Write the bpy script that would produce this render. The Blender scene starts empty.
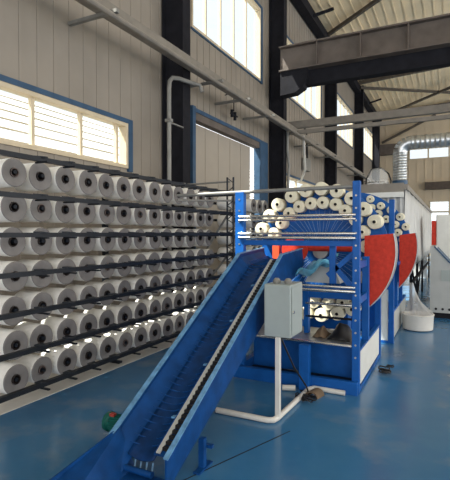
import bpy, bmesh, math, random
from mathutils import Vector, Matrix
random.seed(7)
S = bpy.context.scene
COL = S.collection
PI = math.pi

# ---------------------------------------------------------------- camera, world, sun, exposure
cam_d = bpy.data.cameras.new('camera')
cam = bpy.data.objects.new('camera', cam_d); COL.objects.link(cam)
cam_d.sensor_fit = 'HORIZONTAL'; cam_d.sensor_width = 36.0
cam_d.lens = 36.0 * 451.0 / 450.0
cam_d.clip_end = 300
cam.location = (0, 0, 1.55)
cam.rotation_euler = (PI/2 - math.atan(7/451), 0, math.radians(26.7))
S.camera = cam

W = bpy.data.worlds.new('world'); S.world = W; W.use_nodes = True
bgn = W.node_tree.nodes['Background']
bgn.inputs[0].default_value = (0.93, 0.965, 1.0, 1); bgn.inputs[1].default_value = 1.15

sun_d = bpy.data.lights.new('sun', 'SUN'); sun_d.energy = 15.0; sun_d.angle = math.radians(0.6)
sun_d.color = (1.0, 0.93, 0.82)
sun = bpy.data.objects.new('sun', sun_d); COL.objects.link(sun)
sun.rotation_euler = Vector((1.0, 0.80, -1.9)).to_track_quat('-Z', 'Y').to_euler()

dl = bpy.data.lights.new('rear_fill_light', 'AREA'); dl.shape = 'RECTANGLE'; dl.size = 12; dl.size_y = 6; dl.energy = 480; dl.color = (1.0, .98, .95)  # unseen area light added behind the camera to brighten surfaces facing it
dlo = bpy.data.objects.new('rear_fill_light', dl); COL.objects.link(dlo); dlo.location = (2.5, -8.8, 3.4); dlo.rotation_euler = (PI/2, 0, 0)

rl = bpy.data.lights.new('right_fill_light', 'AREA'); rl.shape = 'RECTANGLE'; rl.size = 34; rl.size_y = 6; rl.energy = 2000; rl.color = (1.0, .95, .86)  # unseen warm area light added at right to lift ceiling and end wall
rlo = bpy.data.objects.new('right_fill_light', rl); COL.objects.link(rlo); rlo.location = (15.8, 16, 3.4); rlo.rotation_euler = Vector((-1, .25, .12)).to_track_quat('-Z', 'Y').to_euler()

S.view_settings.view_transform = 'Standard'; S.view_settings.look = 'None'
S.view_settings.gamma = 1.0; S.view_settings.use_curve_mapping = False
S.view_settings.exposure = 0.18

# ---------------------------------------------------------------- materials
MATS = {}
def mat(name, col, rough=0.6, metal=0.0, var=0.12, scale=6.0, bump=0.0, trans=0.0, alpha=1.0, coat=0.0, col2=None, sss=0.0, spec=0.3):
    m = bpy.data.materials.new(name); m.use_nodes = True
    nt = m.node_tree; b = nt.nodes['Principled BSDF']
    tc = nt.nodes.new('ShaderNodeTexCoord')
    nz = nt.nodes.new('ShaderNodeTexNoise'); nz.inputs['Scale'].default_value = scale; nz.inputs['Detail'].default_value = 6
    nt.links.new(tc.outputs['Object'], nz.inputs['Vector'])
    rp = nt.nodes.new('ShaderNodeValToRGB')
    c2 = col2 or tuple(max(0, c*(1-2*var)) for c in col)
    rp.color_ramp.elements[0].position = 0.3; rp.color_ramp.elements[1].position = 0.7
    rp.color_ramp.elements[0].color = (*c2, 1); rp.color_ramp.elements[1].color = (*[min(1, c*(1+var*.6)) for c in col], 1)
    nt.links.new(nz.outputs['Fac'], rp.inputs['Fac']); nt.links.new(rp.outputs['Color'], b.inputs['Base Color'])
    b.inputs['Roughness'].default_value = rough; b.inputs['Metallic'].default_value = metal
    b.inputs['Transmission Weight'].default_value = trans; b.inputs['Alpha'].default_value = alpha
    b.inputs['Coat Weight'].default_value = coat
    b.inputs['Specular IOR Level'].default_value = spec
    if sss:
        b.inputs['Subsurface Weight'].default_value = sss; b.inputs['Subsurface Radius'].default_value = (.08, .07, .06); b.inputs['Subsurface Scale'].default_value = 1
    if bump:
        n2 = nt.nodes.new('ShaderNodeTexNoise'); n2.inputs['Scale'].default_value = scale*5; n2.inputs['Detail'].default_value = 4
        nt.links.new(tc.outputs['Object'], n2.inputs['Vector'])
        bp = nt.nodes.new('ShaderNodeBump'); bp.inputs['Strength'].default_value = bump; bp.inputs['Distance'].default_value = 0.02
        nt.links.new(n2.outputs['Fac'], bp.inputs['Height']); nt.links.new(bp.outputs['Normal'], b.inputs['Normal'])
    MATS[name] = m
    return m
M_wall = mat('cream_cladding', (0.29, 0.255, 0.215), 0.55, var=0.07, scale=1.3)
M_endw = mat('lit_end_cladding', (0.62, 0.51, 0.37), 0.6, var=0.06, scale=1.0)  # cladding made paler to put light on the end wall into its colour
M_pale = mat('sunlit_floor_tone', (0.74, 0.71, 0.66), 0.6, var=0.1, scale=3.0)
M_core2 = mat('grey_brown_core', (0.16, 0.12, 0.11), 0.7, var=.3, scale=30)
M_ceil = mat('cream_liner', (0.86, 0.70, 0.47), 0.6, var=0.06, scale=1.0)
M_doorp = mat('cream_door_sheet', (0.38, 0.335, 0.28), 0.6, var=0.05, scale=1.0)
M_steel = mat('dark_painted_steel', (0.017, 0.017, 0.022), 0.75, var=0.15, spec=.12)
M_rust = mat('grey_brown_steel', (0.135, 0.11, 0.095), 0.6, var=0.15, scale=3)
M_purlin = mat('brown_steel', (0.09, 0.075, 0.06), 0.6)
M_frame = mat('cream_window_frame', (0.62, 0.52, 0.37), 0.5, var=.05)
M_blueframe = mat('blue_window_trim', (0.035, 0.085, 0.16), 0.45)
M_tray = mat('galvanized_tray', (0.24, 0.215, 0.185), 0.55, 0.1, var=0.1)
M_pipe = mat('grey_conduit', (0.24, 0.235, 0.22), 0.5, 0.2)
M_rack = mat('rack_steel', (0.012, 0.015, 0.021), 0.45, 0.3)
M_blue = mat('machine_blue', (0.008, 0.10, 0.38), 0.42, var=0.12, scale=7, coat=0.0, bump=.05, spec=.2)
M_bluec = mat('conveyor_blue', (0.004, 0.052, 0.20), 0.5, var=0.16, scale=9, coat=0.0, bump=.05, spec=.15)
M_belt = mat('belt_blue', (0.004, 0.032, 0.12), 0.5, var=0.2, scale=12, coat=0.0, spec=.15)
M_lip = mat('pale_blue_edge', (0.13, 0.30, 0.52), 0.3, var=0.2, scale=20)  # paler blue than the conveyor plates
M_white = mat('white_paint', (0.72, 0.72, 0.68), 0.4, var=0.04)
M_chrome = mat('chrome_rod', (0.75, 0.73, 0.70), 0.22, 1.0, var=0.05)
M_steelplate = mat('steel_plate', (0.42, 0.41, 0.40), 0.42, 0.8, var=0.15)
M_grey = mat('grey_enamel', (0.33, 0.37, 0.36), 0.4, var=0.04)
M_lgrey = mat('light_grey_enamel', (0.42, 0.43, 0.42), 0.4, var=0.04)
M_pvc = mat('white_pvc', (0.62, 0.60, 0.56), 0.4, var=0.05)
M_red = mat('red_plate', (0.60, 0.05, 0.03), 0.6, var=0.1, scale=30, bump=.1, spec=.12)
M_galv = mat('spiral_galvanized', (0.55, 0.57, 0.58), 0.3, 0.85, var=0.2, scale=12)
M_green = mat('motor_green', (0.008, 0.09, 0.075), 0.35, var=.15)
M_black = mat('black_rubber', (0.012, 0.012, 0.014), 0.5)
M_brown = mat('brown_card', (0.16, 0.11, 0.07), 0.7)
M_cream = mat('cream_yarn', (0.76, 0.71, 0.55), 0.7, var=0.05, scale=20)
M_corehole = mat('brown_core', (0.03, 0.022, 0.02), 0.7)
M_gface = mat('grey_roll_end', (0.205, 0.19, 0.185), 0.55, var=0.06, scale=14)
M_film = mat('white_film', (0.88, 0.86, 0.82), 0.35, var=0.04, scale=10, bump=.15, coat=.2)
M_sheet = mat('white_plastic_sheet', (0.48, 0.48, 0.47), 0.4, var=0.06, scale=3, bump=.3)
M_cyan = mat('pale_blue_film', (0.16, 0.50, 0.68), 0.25, var=0.2, scale=12, bump=.4, coat=.5)
M_concrete = mat('white_roof_sheet', (0.75, 0.78, 0.80), 0.5, var=.03)
M_brownduct = mat('brown_pipe_paint', (0.10, 0.075, 0.06), 0.6)
M_yarnl = mat('pale_yarn_strand', (0.35, 0.45, 0.60), 0.5)
M_lblue = mat('light_blue_paint', (0.05, 0.33, 0.62), 0.35)

m = bpy.data.materials.new('clear_plastic'); m.use_nodes = True
b = m.node_tree.nodes['Principled BSDF']; b.inputs['Base Color'].default_value = (.9, .93, .95, 1)
b.inputs['Roughness'].default_value = .08; b.inputs['Alpha'].default_value = .22; b.inputs['Specular IOR Level'].default_value = .8
M_clear = m
M_bagp = mat('thin_translucent_bag', (.75, .74, .72), .3, bump=.5, alpha=.35)
m = bpy.data.materials.new('window_glass'); m.use_nodes = True
nt = m.node_tree; nt.nodes.clear()
o_ = nt.nodes.new('ShaderNodeOutputMaterial'); tr = nt.nodes.new('ShaderNodeBsdfTransparent'); gl = nt.nodes.new('ShaderNodeBsdfGlossy')
gl.inputs['Roughness'].default_value = .05; tr.inputs['Color'].default_value = (.93, .96, .97, 1)
mx = nt.nodes.new('ShaderNodeMixShader'); mx.inputs[0].default_value = .06
nt.links.new(tr.outputs[0], mx.inputs[1]); nt.links.new(gl.outputs[0], mx.inputs[2]); nt.links.new(mx.outputs[0], o_.inputs['Surface'])
M_glass = m

# blue-grey epoxy floor: blotches, dusty patches, fine scratches, one saw-cut joint
m = bpy.data.materials.new('epoxy_floor'); m.use_nodes = True
nt = m.node_tree; b = nt.nodes['Principled BSDF']; N = nt.nodes.new; L = nt.links.new
tc = N('ShaderNodeTexCoord')
n1 = N('ShaderNodeTexNoise'); n1.inputs['Scale'].default_value = 0.8; n1.inputs['Detail'].default_value = 8; n1.inputs['Roughness'].default_value = .6
L(tc.outputs['Object'], n1.inputs['Vector'])
r1 = N('ShaderNodeValToRGB'); r1.color_ramp.elements[0].position = .32; r1.color_ramp.elements[1].position = .72
r1.color_ramp.elements[0].color = (0.025, 0.140, 0.31, 1); r1.color_ramp.elements[1].color = (0.07, 0.20, 0.36, 1)
L(n1.outputs['Fac'], r1.inputs['Fac'])
n2 = N('ShaderNodeTexNoise'); n2.inputs['Scale'].default_value = 2.2; n2.inputs['Detail'].default_value = 5
L(tc.outputs['Object'], n2.inputs['Vector'])
r2 = N('ShaderNodeValToRGB'); r2.color_ramp.elements[0].position = .52; r2.color_ramp.elements[1].position = .78
r2.color_ramp.elements[0].color = (0, 0, 0, 1); r2.color_ramp.elements[1].color = (.45, .45, .45, 1)
L(n2.outputs['Fac'], r2.inputs['Fac'])
mxc = N('ShaderNodeMixRGB'); mxc.inputs[2].default_value = (0.34, 0.33, 0.30, 1)
L(r2.outputs['Color'], mxc.inputs[0]); L(r1.outputs['Color'], mxc.inputs[1]); L(mxc.outputs[0], b.inputs['Base Color'])
r3 = N('ShaderNodeMapRange'); r3.inputs['To Min'].default_value = .12; r3.inputs['To Max'].default_value = .34
L(n2.outputs['Fac'], r3.inputs['Value']); L(r3.outputs[0], b.inputs['Roughness'])
n3 = N('ShaderNodeTexNoise'); n3.inputs['Scale'].default_value = 3.5
L(tc.outputs['Object'], n3.inputs['Vector'])
bp = N('ShaderNodeBump'); bp.inputs['Strength'].default_value = .12; bp.inputs['Distance'].default_value = .02
L(n3.outputs['Fac'], bp.inputs['Height']); L(bp.outputs['Normal'], b.inputs['Normal'])
M_floor = m

# ---------------------------------------------------------------- mesh helpers
class MB:
    def __init__(s): s.bm = bmesh.new()
    def box(s, x0, x1, y0, y1, z0, z1, rot=None):
        r = bmesh.ops.create_cube(s.bm, size=1)['verts']
        for v in r: v.co = Vector((x0+(v.co.x+.5)*(x1-x0), y0+(v.co.y+.5)*(y1-y0), z0+(v.co.z+.5)*(z1-z0)))
        if rot: bmesh.ops.rotate(s.bm, verts=r, cent=rot[0], matrix=Matrix.Rotation(rot[1], 3, rot[2]))
        return s
    def cyl(s, p0, p1, r0, r1=None, seg=16, caps=True):
        p0 = Vector(p0); p1 = Vector(p1); r1 = r0 if r1 is None else r1
        d = p1-p0
        q = d.to_track_quat('Z', 'Y').to_matrix().to_4x4()
        bmesh.ops.create_cone(s.bm, cap_ends=caps, segments=seg, radius1=r0, radius2=r1, depth=d.length,
                              matrix=Matrix.Translation((p0+p1)/2) @ q)
        return s
    def bar(s, p0, p1, w, h):
        p0 = Vector(p0); p1 = Vector(p1); d = p1-p0; q = d.to_track_quat('Y', 'Z').to_matrix().to_4x4()
        bmesh.ops.create_cube(s.bm, size=1, matrix=Matrix.Translation((p0+p1)/2) @ q @ Matrix.Diagonal((w, d.length, h, 1)))
        return s
    def prism(s, pts, d):
        d = Vector(d); a = [s.bm.verts.new(Vector(p)) for p in pts]; c = [s.bm.verts.new(Vector(p)+d) for p in pts]
        s.bm.faces.new(a); s.bm.faces.new(c[::-1]); n = len(pts)
        for i in range(n): s.bm.faces.new((a[i], c[i], c[(i+1) % n], a[(i+1) % n]))
        return s
    def tube(s, pts, r, seg=8):
        pts = [Vector(p) for p in pts]; rings = []
        t0 = (pts[1]-pts[0]).normalized(); up = Vector((0, 0, 1)) if abs(t0.z) < .9 else Vector((1, 0, 0))
        nrm = t0.cross(up).normalized()
        for i, p in enumerate(pts):
            t = (pts[min(i+1, len(pts)-1)] - pts[max(i-1, 0)]).normalized()
            nrm = (nrm - t*nrm.dot(t)).normalized(); bi = t.cross(nrm)
            rings.append([s.bm.verts.new(p + (nrm*math.cos(2*PI*k/seg)+bi*math.sin(2*PI*k/seg))*r) for k in range(seg)])
        for a, c in zip(rings, rings[1:]):
            for k in range(seg): s.bm.faces.new((a[k], a[(k+1) % seg], c[(k+1) % seg], c[k]))
        s.bm.faces.new(rings[0][::-1]); s.bm.faces.new(rings[-1])
        return s
    def lathe(s, prof, axis='Z', c=(0, 0, 0), seg=24, close=False):
        rings = []; c = Vector(c)
        for r, h in prof:
            ring = []
            for k in range(seg):
                a = 2*PI*k/seg; x, y = max(r, 1e-4)*math.cos(a), max(r, 1e-4)*math.sin(a)
                p = {'Z': (x, y, h), 'X': (h, x, y), 'Y': (x, h, y)}[axis]
                ring.append(s.bm.verts.new(c+Vector(p)))
            rings.append(ring)
        pr = list(zip(rings, rings[1:]))
        if close: pr.append((rings[-1], rings[0]))
        for a, d in pr:
            for k in range(seg): s.bm.faces.new((a[k], a[(k+1) % seg], d[(k+1) % seg], d[k]))
        return s
    def build(s, name, m, parent=None, smooth=True, bevel=0, label=None):
        bm = s.bm
        bmesh.ops.recalc_face_normals(bm, faces=bm.faces)
        off = Vector((0, 0, 0)); q = parent
        while q is not None: off += q.location; q = q.parent
        if parent is None:
            xs = [v.co for v in bm.verts]
            off = Vector((sum(v.x for v in xs)/len(xs), sum(v.y for v in xs)/len(xs), min(v.z for v in xs)))
        bmesh.ops.translate(bm, verts=bm.verts, vec=-off)
        me = bpy.data.meshes.new(name); bm.to_mesh(me); bm.free()
        if smooth: me.shade_smooth(); me.set_sharp_from_angle(angle=math.radians(35))
        me.materials.append(m)
        o = bpy.data.objects.new(name, me); COL.objects.link(o)
        if parent is None: o.location = off
        else: o.parent = parent
        if bevel:
            bv = o.modifiers.new('bevel', 'BEVEL'); bv.width = bevel; bv.segments = 2; bv.limit_method = 'ANGLE'
        if label: o['label'] = label
        return o
def tag(o, label=None, cat=None, group=None, kind=None):
    if label: o['label'] = label
    if cat: o['category'] = cat
    if group: o['group'] = group
    if kind: o['kind'] = kind
    return o
def thing(name, loc, label, cat, group=None):
    o = bpy.data.objects.new(name, None); COL.objects.link(o); o.location = loc; o.empty_display_size = .1
    return tag(o, label, cat, group)
def struct(o): o['kind'] = 'structure'; return o
def copy_tree(o, parent=None):
    c = o.copy(); COL.objects.link(c)
    if parent: c.parent = parent
    for ch in list(o.children): copy_tree(ch, c)
    return c

# ================================================================= SETTING
XW = -4.75; ZE = 9.45; YB = 33.0; SL = 0.05
def ceil_z(x): return ZE + SL*(x-XW)
struct(MB().box(-5.0, 16, -9, 33.3, -.25, 0).build('floor', M_floor, smooth=False))
struct(MB().bar((-1.62, 2.05, .0005), (-1.12, 3.36, .0005), .008, .002).build('trim_1', M_steel, smooth=False))

struct(MB().box(XW, -3.42, -8.9, 12, 0, .004).build('sun_band_strip', M_pale, smooth=False))  # pale strip under the rack, its colour painted in place of sunlight

def holed(mb, axis, p, th, a0, a1, z0, z1f, holes, rib=.27, side=1, ribh=.010):
    """cladding panel on the plane axis=p; holes = (a0,a1,z0,z1); z1f(a) top"""
    cuts = sorted(set([a0, a1]+[h[0] for h in holes]+[h[1] for h in holes]))
    def bx(u0, u1, w0, w1, t0, t1):
        if u1-u0 < 1e-4 or w1-w0 < 1e-4: return
        if axis == 'x': mb.box(min(t0, t1), max(t0, t1), u0, u1, w0, w1)
        else: mb.box(u0, u1, min(t0, t1), max(t0, t1), w0, w1)
    def spans(u0, u1):
        m_ = (u0+u1)/2; hs = sorted([h for h in holes if h[0] < u1-1e-6 and h[1] > u0+1e-6], key=lambda h: h[2])
        z = z0; out = []
        for h in hs: out.append((z, h[2])); z = h[3]
        out.append((z, z1f(m_))); return out
    for c0, c1 in zip(cuts, cuts[1:]):
        for w0, w1 in spans(c0, c1): bx(c0, c1, w0, w1, p, p-side*th)
    y = a0+rib/2
    while y < a1-.05:
        for w0, w1 in spans(y, y+.05):
            bx(y, y+.05, w0, w1, p, p+side*ribh)
        y += rib
LW = (1.72, 5.88, 2.60, 3.33)
LW2 = (13.2, 18.3, 2.60, 3.38)
DR = (7.95, 11.95, 0.0, 4.06)
UW = [(2.0, 5.6, 5.72, 7.70), (7.9, 11.58, 5.72, 7.70), (13.5, 17.9, 5.95, 7.75), (20.1, 24.4, 6.05, 7.90), (26.9, 31.45, 6.3, 8.05)]
mb = MB(); holed(mb, 'x', XW, .15, -9, 33.0, 0, lambda a: ZE, [LW, LW2, DR]+UW)
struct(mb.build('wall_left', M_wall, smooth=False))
EW = [(-2.64, 5.5, 6.5, 7.23), (-1.35, 7.0, 1.42, 3.68)]
mb = MB(); holed(mb, 'y', YB, .15, -4.9, 16, 0, lambda a: ceil_z(a)+.05, EW, rib=.5, side=-1, ribh=.03)
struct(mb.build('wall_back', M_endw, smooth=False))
# liner ceiling with ribs that run along the hall
mb = MB()
mb.prism([(-5, -9, ceil_z(-5)), (16, -9, ceil_z(16)), (16, -9, ceil_z(16)+.15), (-5, -9, ceil_z(-5)+.15)], (0, 42.3, 0))
x = -4.5
while x < 15:
    mb.box(x, x+.05, -9, 33, ceil_z(x)-.022, ceil_z(x)+.01); x += .32
struct(mb.build('ceiling', M_ceil, smooth=False))
# the hall is open to daylight on the right and behind the camera
wn = [0]
def wall_window(h, mull, blue=True, trans=None):
    wn[0] += 1
    y0, y1, z0, z1 = h; f = .055
    fr = MB()
    fr.box(XW-.12, XW+.03, y0, y1, z0, z0+f).box(XW-.12, XW+.03, y0, y1, z1-f, z1)
    fr.box(XW-.12, XW+.03, y0, y0+f, z0+f, z1-f).box(XW-.12, XW+.03, y1-f, y1, z0+f, z1-f)
    for y in mull: fr.box(XW-.09, XW-.03, y-.025, y+.025, z0+f, z1-f)
    if trans: fr.box(XW-.10, XW+.01, y0+f, y1-f, trans-.03, trans+.03)
    w = struct(fr.build('window_%d' % wn[0], M_frame, smooth=False))
    MB().box(XW-.075, XW-.06, y0+f, y1-f, z0+f, z1-f).build('pane', M_glass, w, smooth=False)
    if blue:
        tb = MB().box(XW, XW+.045, y0-.02, y1+.1, z1, z1+.07).box(XW, XW+.045, y1, y1+.1, z0-.05, z1)
        if z0 > 4: tb.box(XW, XW+.03, y0-.02, y1, z0-.04, z0)
        tb.build('window_trim', M_blueframe, w, smooth=False)
    return w
wall_window(LW, [2.42, 3.24, 4.06, 4.90, 5.68])
wall_window(UW[0], [2.7, 3.4, 4.1, 4.85])
wall_window(UW[1], [8.6, 9.3, 10.0, 10.75])
wall_window(UW[2], [14.3, 15.1, 15.95, 16.8])
wall_window(UW[3], [20.9, 21.8, 22.6, 23.5])
wall_window(UW[4], [27.8, 28.7, 29.6, 30.5])
wall_window(LW2, [14.1, 15.0, 15.9, 16.8, 17.6])
for (x0, x1, z0, z1), trs in zip(EW, ([], [2.2, 2.95])):
    wn[0] += 1; fr = MB(); f = .06
    fr.box(x0, x1, YB-.03, YB+.1, z0, z0+f).box(x0, x1, YB-.03, YB+.1, z1-f, z1).box(x0, x0+f, YB-.03, YB+.1, z0, z1).box(x1-f, x1, YB-.03, YB+.1, z0, z1)
    x = x0+1.2
    while x < x1-.3: fr.box(x-.05, x+.05, YB-.02, YB+.09, z0+f, z1-f); x += 1.25
    for t in trs: fr.box(x0, x1, YB-.025, YB+.09, t-.05, t+.05)
    w = struct(fr.build('window_%d' % wn[0], M_frame, smooth=False))
    MB().box(x0+f, x1-f, YB+.04, YB+.055, z0+f, z1-f).build('pane', M_glass, w, smooth=False)

# big sliding door with blue surround, standing a little open
y0, y1, z0, z1 = DR
dr = MB().box(XW-.18, XW-.13, 7.7, 11.2, .02, 3.86)
y = 8.1
while y < 11.1: dr.box(XW-.13, XW-.12, y, y+.05, .02, 3.86); y += .62
door = struct(dr.build('door_1', M_doorp, smooth=False))
MB().box(XW-.1, XW+.07, y0, y1-.56, 3.86, z1).build('door_header', M_rust, door, smooth=False)
MB().box(XW-.1, XW+.09, y1-.55, y1+.02, 0, z1+.02).box(XW, XW+.09, y0-.12, y0, 0, z1+.06).box(XW+.07, XW+.09, y0, y1-.55, z1-.05, z1+.03).build('door_jamb', M_blueframe, door, smooth=False)

# steel columns: H sections standing against the left wall
COLY = [0.9, 6.85, 12.22, 18.6, 24.9, 31.0]
CL = ['dark steel wall column left of the lower window', 'dark steel wall column between the long window and the cream door',
      'dark steel wall column carrying the crane girder bracket', 'dark steel wall column between second and third upper windows',
      'dark steel wall column between third and fourth upper windows', 'dark steel wall column in the far corner of the hall']
for y, lb in zip(COLY[1:], CL[1:]):
    x0, x1 = XW+.024, XW+.47
    c = MB().box(x1-.02, x1, y, y+.25, 0, ceil_z(x1)-.04).box(x0, x0+.02, y, y+.25, 0, ceil_z(x0)-.04).box(x0+.02, x1-.02, y+.09, y+.15, 0, ceil_z(x1)-.04)
    c.box(x0+.02, x1-.02, y, y+.25, 0, .02)
    tag(c.build('steel_column', M_steel, smooth=False), lb, 'column', 'steel columns along the left wall')

# eave beam, roof struts and rods
struct(MB().box(XW+.05, XW+.36, -9, 32.95, ZE-.40, ZE-.06).build('trim_2', M_steel, smooth=False))
def roof_bar(p0, p1, w, name, lb, cat, m=M_purlin, h=None):
    return tag(MB().bar(p0, p1, w, h or w).build(name, m, smooth=False), lb, cat)
zr = lambda x: ceil_z(x)-.12
roof_bar((-4.35, 17.7, zr(-4.35)-.02), (.8, 13.6, zr(.8)-.02), .12, 'roof_brace', 'brown diagonal roof brace just above the crane girder', 'roof brace')
roof_bar((-4.35, 24.1, zr(-4.35)-.02), (15.8, 23.6, zr(15.8)-.02), .17, 'roof_purlin', 'brown roof beam crossing below the ceiling beyond the crane girder', 'roof beam')
roof_bar((-4.35, 24.5, zr(-4.35)-.16), (5.0, 33-.1, zr(5)-.16), .12, 'roof_brace', 'thin diagonal roof rod falling to the right from the wall', 'roof brace')
roof_bar((-4.2, 31.3, zr(-4.2)-.16), (5.0, 21.8, zr(5)-.3), .12, 'roof_brace', 'thin diagonal roof rod rising to the right near the far wall', 'roof brace')
roof_bar((-4.35, 31.0, zr(-4.35)-.1), (15.8, 31.0, zr(15.8)-.1), .22, 'roof_purlin', 'brown roof beam right beside the far end wall', 'roof beam')
roof_bar((-4.35, 32.7, 7.75), (-1.0, 32.7, 9.3), .14, 'roof_brace', 'dark slanting strut on the far end wall above the duct', 'roof brace')
for i, (yy, lb) in enumerate([(20.8, 'short dark roof bracket above third upper window'), (15.6, 'short dark roof bracket above second upper window'), (27.5, 'short dark roof bracket above fourth upper window')]):
    roof_bar((XW+.35, yy, ZE-.3), (XW+1.0, yy+.3, ZE-.06), .09, 'roof_bracket', lb, 'bracket', M_steel)

# crane girder across the hall: plated I section with stiffeners, dark lower box beam, haunch bracket
cg = thing('crane_girder', (-4.2, 12.0, 5.6), 'grey-brown plated crane girder crossing the hall under the roof', 'girder')
g = MB().box(-4.28, 15.9, 11.93, 12.0, 6.02, 6.62)
g.build('web', M_rust, cg, smooth=False)
MB().box(-4.28, 15.9, 11.78, 12.12, 6.62, 6.66).build('top_flange', M_rust, cg, smooth=False)
MB().box(-4.28, 15.9, 11.80, 12.12, 5.985, 6.02).build('bottom_flange', M_rust, cg, smooth=False)
for k in range(16):
    xx = -3.25+k*1.13
    MB().box(xx, xx+.03, 11.80, 11.93, 6.02, 6.62).build('stiffener', M_rust, cg, smooth=False)
MB().box(-3.9, 15.9, 12.05, 12.2, 5.62, 5.985).box(-3.9, 15.9, 11.98, 12.27, 5.58, 5.62).build('lower_beam', M_steel, cg, smooth=False)
hp = [(-4.26, 11.86, 5.985), (-3.5, 11.86, 5.985), (-3.52, 11.86, 5.70), (-3.62, 11.86, 5.50), (-3.85, 11.86, 5.37), (-4.26, 11.86, 5.34)]
MB().prism(hp, (0, .34, 0)).build('haunch_bracket', M_steel, cg, smooth=False)

# pair of cross pipes under the girder
tag(MB().box(-4.6, 15.9, 12.75, 12.9, 4.62, 4.82).build('cross_beam', M_tray, smooth=False), 'upper pale steel rail crossing the hall below the crane girder', 'rail')
tag(MB().box(-4.4, 15.9, 12.55, 12.65, 4.40, 4.50).build('cross_beam', M_tray, smooth=False), 'lower thin pale pipe crossing the hall below the crane girder', 'rail')

# cable tray on the left wall with arms, conduit beside it
tr_ = thing('cable_tray', (-4.1, 3, 4.45), 'long grey cable tray running along the left wall above the door', 'cable tray')
MB().box(-4.22, -4.0, 1.5, 30.5, 4.45, 4.47).box(-4.22, -4.2, 1.5, 30.5, 4.47, 4.56).box(-4.02, -4.0, 1.5, 30.5, 4.47, 4.56).build('tray', M_tray, tr_, smooth=False)
MB().cyl((-3.93, 1.5, 4.36), (-3.93, 30.5, 4.36), .035, seg=10).build('conduit', M_tray, tr_)
for y in (4.6, 7.6, 8.9, 10.4, 14.5, 17.0, 20.0, 23, 26, 29):
    MB().box(XW+.02, -3.88, y, y+.06, 4.405, 4.45).build('support_arm', M_pipe, tr_, smooth=False)
# downpipe beside first column
pp = [(-4.22, 6.32, 0.0), (-4.22, 6.32, 3.95), (-4.22, 6.34, 4.08), (-4.22, 6.42, 4.16), (-4.2, 6.6, 4.2), (-4.15, 6.95, 4.22), (-4.05, 7.05, 4.2), (-4.02, 7.08, 4.08)]
dp = thing('downpipe', (-4.22, 6.32, 0), 'grey vertical conduit pipe with elbow in front of first dark column', 'pipe')
MB().tube(pp, .036).build('pipe', M_pipe, dp)
for z in (1.6, 3.4): MB().box(-4.28, -4.17, 6.28, 6.36, z, z+.05).box(-4.30, -4.26, 6.34, 6.84, z+.01, z+.03).build('clamp', M_pipe, dp, smooth=False)
# junction box with hanging cable near the second column
jb = thing('junction_box', (-4.66, 15.7, 3.75), 'small grey junction box on the wall with looped cable above', 'junction box')
MB().box(XW+.022, XW+.16, 15.4, 16.05, 3.77, 4.2).build('box_body', M_pipe, jb, bevel=.01)
MB().tube([(-4.62, 15.7, 4.2), (-4.6, 15.6, 4.6), (-4.5, 15.2, 5.0), (-4.3, 14.3, 5.0), (-4.15, 13.8, 4.56)], .03).build('cable', M_black, jb)
tag(MB().tube([(-4.0, 13.2, 4.47), (-4.1, 13.6, 4.0), (-4.25, 14.2, 3.6), (-4.5, 14.6, 3.3), (-4.69, 14.8, 3.3)], .04).build('flexible_conduit', M_pvc), 'pale flexible conduit drooping from the tray beside the dark column', 'conduit')
tag(MB().tube([(-4.23, 12.4, 4.5), (-4.23, 12.4, 3.9), (-4.2, 12.45, 3.5), (-4.21, 12.4, 3.0), (-4.22, 12.4, 2.6)], .04).build('hanging_cable', M_pipe), 'grey cable running down the face of the crane girder column', 'cable')
hk = thing('valve_cluster', (-4.6, 9.4, 4.2), 'small dark valve cluster hanging on thin rod above the door', 'valve')
MB().tube([(-4.73, 9.4, 4.75), (-4.55, 9.4, 4.78), (-4.5, 9.4, 4.7), (-4.5, 9.4, 4.35)], .012).build('rod', M_steel, hk)
MB().cyl((-4.5, 9.3, 4.2), (-4.5, 9.3, 4.36), .035).cyl((-4.5, 9.46, 4.16), (-4.5, 9.46, 4.34), .035).box(-4.51, -4.49, 9.22, 9.6, 4.25, 4.28).build('valve_body', M_steel, hk)

# far end wall furnishings
tag(MB().box(-1.62, 9, 32.55, 32.95, 4.42, 4.9).build('brown_beam', M_brownduct, smooth=False), 'brown horizontal duct on the far end wall between window rows', 'duct')
tag(MB().box(-4.7, -2.9, 32.5, 32.95, 6.9, 7.6).build('wall_panel', M_rust, smooth=False), 'grey panel beam in the far left corner of the hall', 'beam')

# pale building outside the long window
nb = thing('neighbouring_building', (-13, 8, 0), 'pale neighbouring hall with white ribbed roof seen through the long window', 'building')
MB().prism([(-9.5, -20, 3.0), (-17, -20, 7.5), (-17, -20, 7.35), (-9.5, -20, 2.85)], (0, 70, 0)).build('roof', M_concrete, nb, smooth=False)
MB().box(-16.8, -9.7, -19.8, 49.8, 0, 2.95).build('wall', M_concrete, nb, smooth=False)
pl = MB()
for k in range(7):
    xx = -10.6-k*.95; pl.box(xx-.04, xx, -20, 50, 3.0+(-9.5-xx)*.6, 3.06+(-9.5-xx)*.6)
pl.build('roof_purlin', M_frame, nb, smooth=False)
struct(MB().box(-60, -5.0, -40, 60, -.3, -.05).build('ground', mat('concrete_yard', (.45, .44, .42), .9), smooth=False))

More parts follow.
